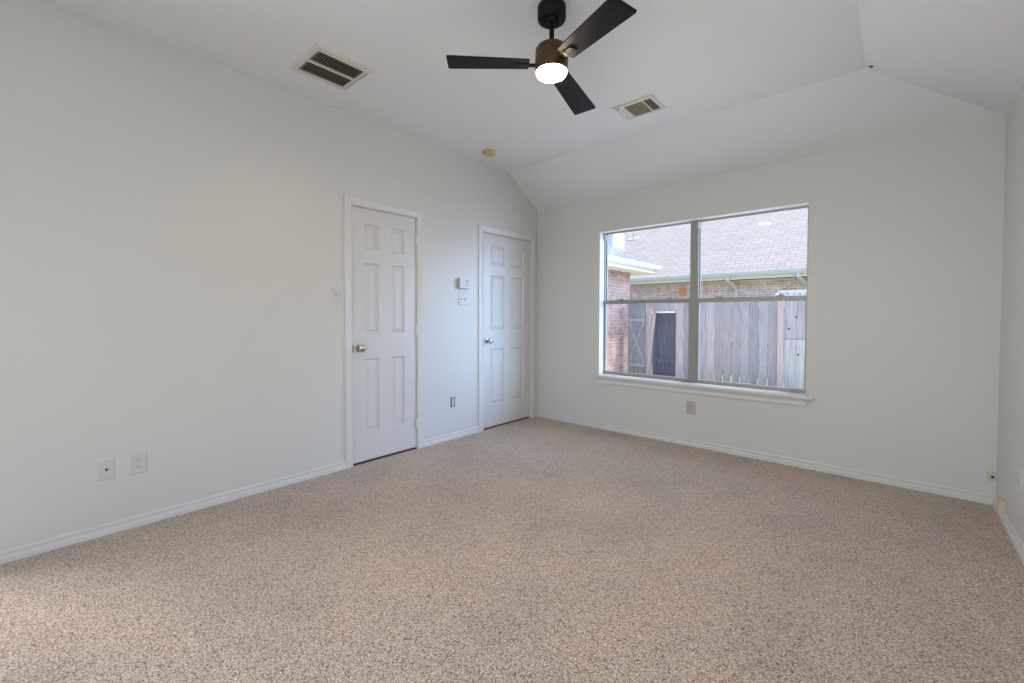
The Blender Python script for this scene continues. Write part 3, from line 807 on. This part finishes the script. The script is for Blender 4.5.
# gate of weathered boards with crossed braces
gate = thing('fence_gate', (-1.43, FY, GZ), 'weathered grey gate with crossed braces beside the brick wall', 'gate')
g0, g1 = -1.70, -1.235
x = g0 + .058
while x < g1 - .03:
    mb = MB(); mb.box(x - .054, x + .054, FY, FY + .018, GZ + .06, 1.50); mb.build('plank', M['fence_mid'], gate); x += .117
for z in (1.10, .02):
    mb = MB(); mb.box(g0, g1, FY - .035, FY, z - .035, z + .035); mb.build('rail', M['fence_brace'], gate)
for s in (1, -1):
    mb = MB(); dx, dz = (g1 - g0 - .06), .98 * s
    mb.obox(((g0 + g1) / 2, FY - .018 - .008 * s, .56), (dx, 0, dz), (0, 1, 0), (-dz, 0, dx), math.hypot(dx, dz) / 2, .012, .030); mb.build('brace', M['fence_brace'], gate)
post = MB(); post.box(-1.215, -1.105, FY - .05, FY + .05, GZ, 1.30)
tag(post.build('fence_post', M['fence'], bevel=.004), 'thick weathered gate post between the braced gate and dark opening', 'post')
bd = MB(); bd.obox((-1.08, FY - .075, .50), (.10, 0, 1), (0, 1, 0), (-1, 0, .10), .80, .010, .035)
tag(bd.build('leaning_board', M['fence_post']), 'pale narrow board leaning against the gate post', 'board')

# own wing with brick side wall, eave, gutter and roof
wx, wy = -1.78, 6.0
wing = thing('house_wing', (-3.5, 3.0, GZ), 'red brick house wing with grey roof and white eave at window left edge', 'building')
mb = MB(); mb.box(wx - .10, wx, .30, wy, GZ, 2.26); mb.build('brick_wall', M['brick_wing'], wing)
mb = MB(); mb.box(-6, wx - .1, wy - .10, wy, GZ, 2.26); mb.build('end_wall', M['brick_end'], wing)
ex, ey = wx + .48, wy + .42
mb = MB(); mb.box(wx - .1, ex - .02, .9, ey - .02, 2.26, 2.28); mb.build('soffit', M['yellow_ext'], wing)
mb = MB(); mb.box(ex - .02, ex, .9, ey, 2.24, 2.42); mb.box(-6, ex, ey - .02, ey, 2.24, 2.42); mb.build('fascia', M['yellow_ext'], wing)
mb = MB(); pr = [(0, 0), (.07, 0), (.10, .05), (.11, .12), (.10, .12), (0, .12)]
mb.prism([(ex + a, .9, 2.31 + b) for a, b in pr], [(ex + a, ey + .1, 2.31 + b) for a, b in pr]); mb.build('gutter', M['gutter'], wing)
mb = MB(); run = 2.6; rise = run * .62
A_ = (ex + .02, .9, 2.43); B_ = (ex + .02, ey, 2.43); C_ = (ex - run, ey - run, 2.43 + rise); D_ = (ex - run, .9, 2.43 + rise); E_ = (ex - 2 * run, ey, 2.43)
mb.prism([A_, B_, C_, D_], [(p[0], p[1], p[2] - .05) for p in (A_, B_, C_, D_)])
mb.prism([B_, E_, C_], [(p[0], p[1], p[2] - .05) for p in (B_, E_, C_)])
mb.build('roof', M['shingle_dark'], wing)

# pale siding chase beyond the wing
ch = thing('siding_chase', (-4.6, 8.2, GZ), 'pale blue siding wall rising behind the wing roof', 'building')
mb = MB(); mb.box(-6.6, -3.42, 8.0, 8.7, GZ, 4.6); mb.build('siding', M['siding'], ch)
mb = MB(); mb.box(-3.44, -3.33, 7.98, 8.72, GZ, 4.6); mb.build('corner_board', M['siding'], ch)

# neighbour's house
NY = 10.3
nb = thing('neighbour_house', (0, NY, GZ), 'pink brick house with broad pale shingle roof behind the fence', 'building')
mb = MB(); mb.box(-12, 12, NY, NY + .15, GZ, 2.30); mb.build('brick_wall', M['brick_house'], nb)
EY = NY - .5
mb = MB(); mb.box(-12, 12, EY, NY, 2.24, 2.26); mb.build('soffit', M['yellow_ext'], nb)
mb = MB(); mb.box(-12, 12, EY, EY + .03, 2.24, 2.42); mb.build('fascia', M['yellow_ext'], nb)
mb = MB(); mb.prism([(-12, EY - a, 2.34 + b) for a, b in pr], [(12, EY - a, 2.34 + b) for a, b in pr]); mb.build('gutter', M['gutter'], nb)
mb = MB(); rp = .62; L1 = 7.5
Rf = [(-12, EY - .03, 2.45), (12, EY - .03, 2.45), (12, EY + L1, 2.45 + L1 * rp), (-12, EY + L1, 2.45 + L1 * rp)]
mb.prism(Rf, [(p[0], p[1], p[2] - .06) for p in Rf])
mb.build('roof', M['shingle'], nb)
def spout(x):
    mb = MB(); w_ = .045
    mb.box(x - w_, x + w_, EY - .08, EY - .02, 2.24, 2.40)
    mb.obox((x + .06, (EY + NY) / 2 - .05, 2.14), (.12, .46, -.2), (1, -.26, 0), (0, .4, .92), .26, w_, .03)
    mb.box(x + .12 - w_, x + .12 + w_, NY - .07, NY - .01, GZ, 2.10)
    mb.build('downspout', M['gutter'], nb)
spout(-.55); spout(1.22)
mb = MB(); mb.box(-2.15, -1.93, NY - .03, NY, 1.85, 2.11); o = mb.build('wall_vent', M['orange'], nb); o['label'] = 'small orange square cover'
# roof vent pipe
def roofz(y): return 2.45 + (y - EY + .03) * rp
vp = (-5.03, 12.9)
mb = MB(); mb.lathe([(0, roofz(vp[1]) - .05), (.045, roofz(vp[1]) - .05), (.045, roofz(vp[1]) + .26), (0, roofz(vp[1]) + .26)], (vp[0], vp[1], 0), n=16)
mb.obox((vp[0], vp[1], roofz(vp[1]) + .01), (1, 0, 0), (0, 1, rp), (0, -rp, 1), .22, .14, .008)
mb.build('vent_pipe', M['pipe'], nb)

for o in LOCAL:
    if '_local' in o: del o['_local']
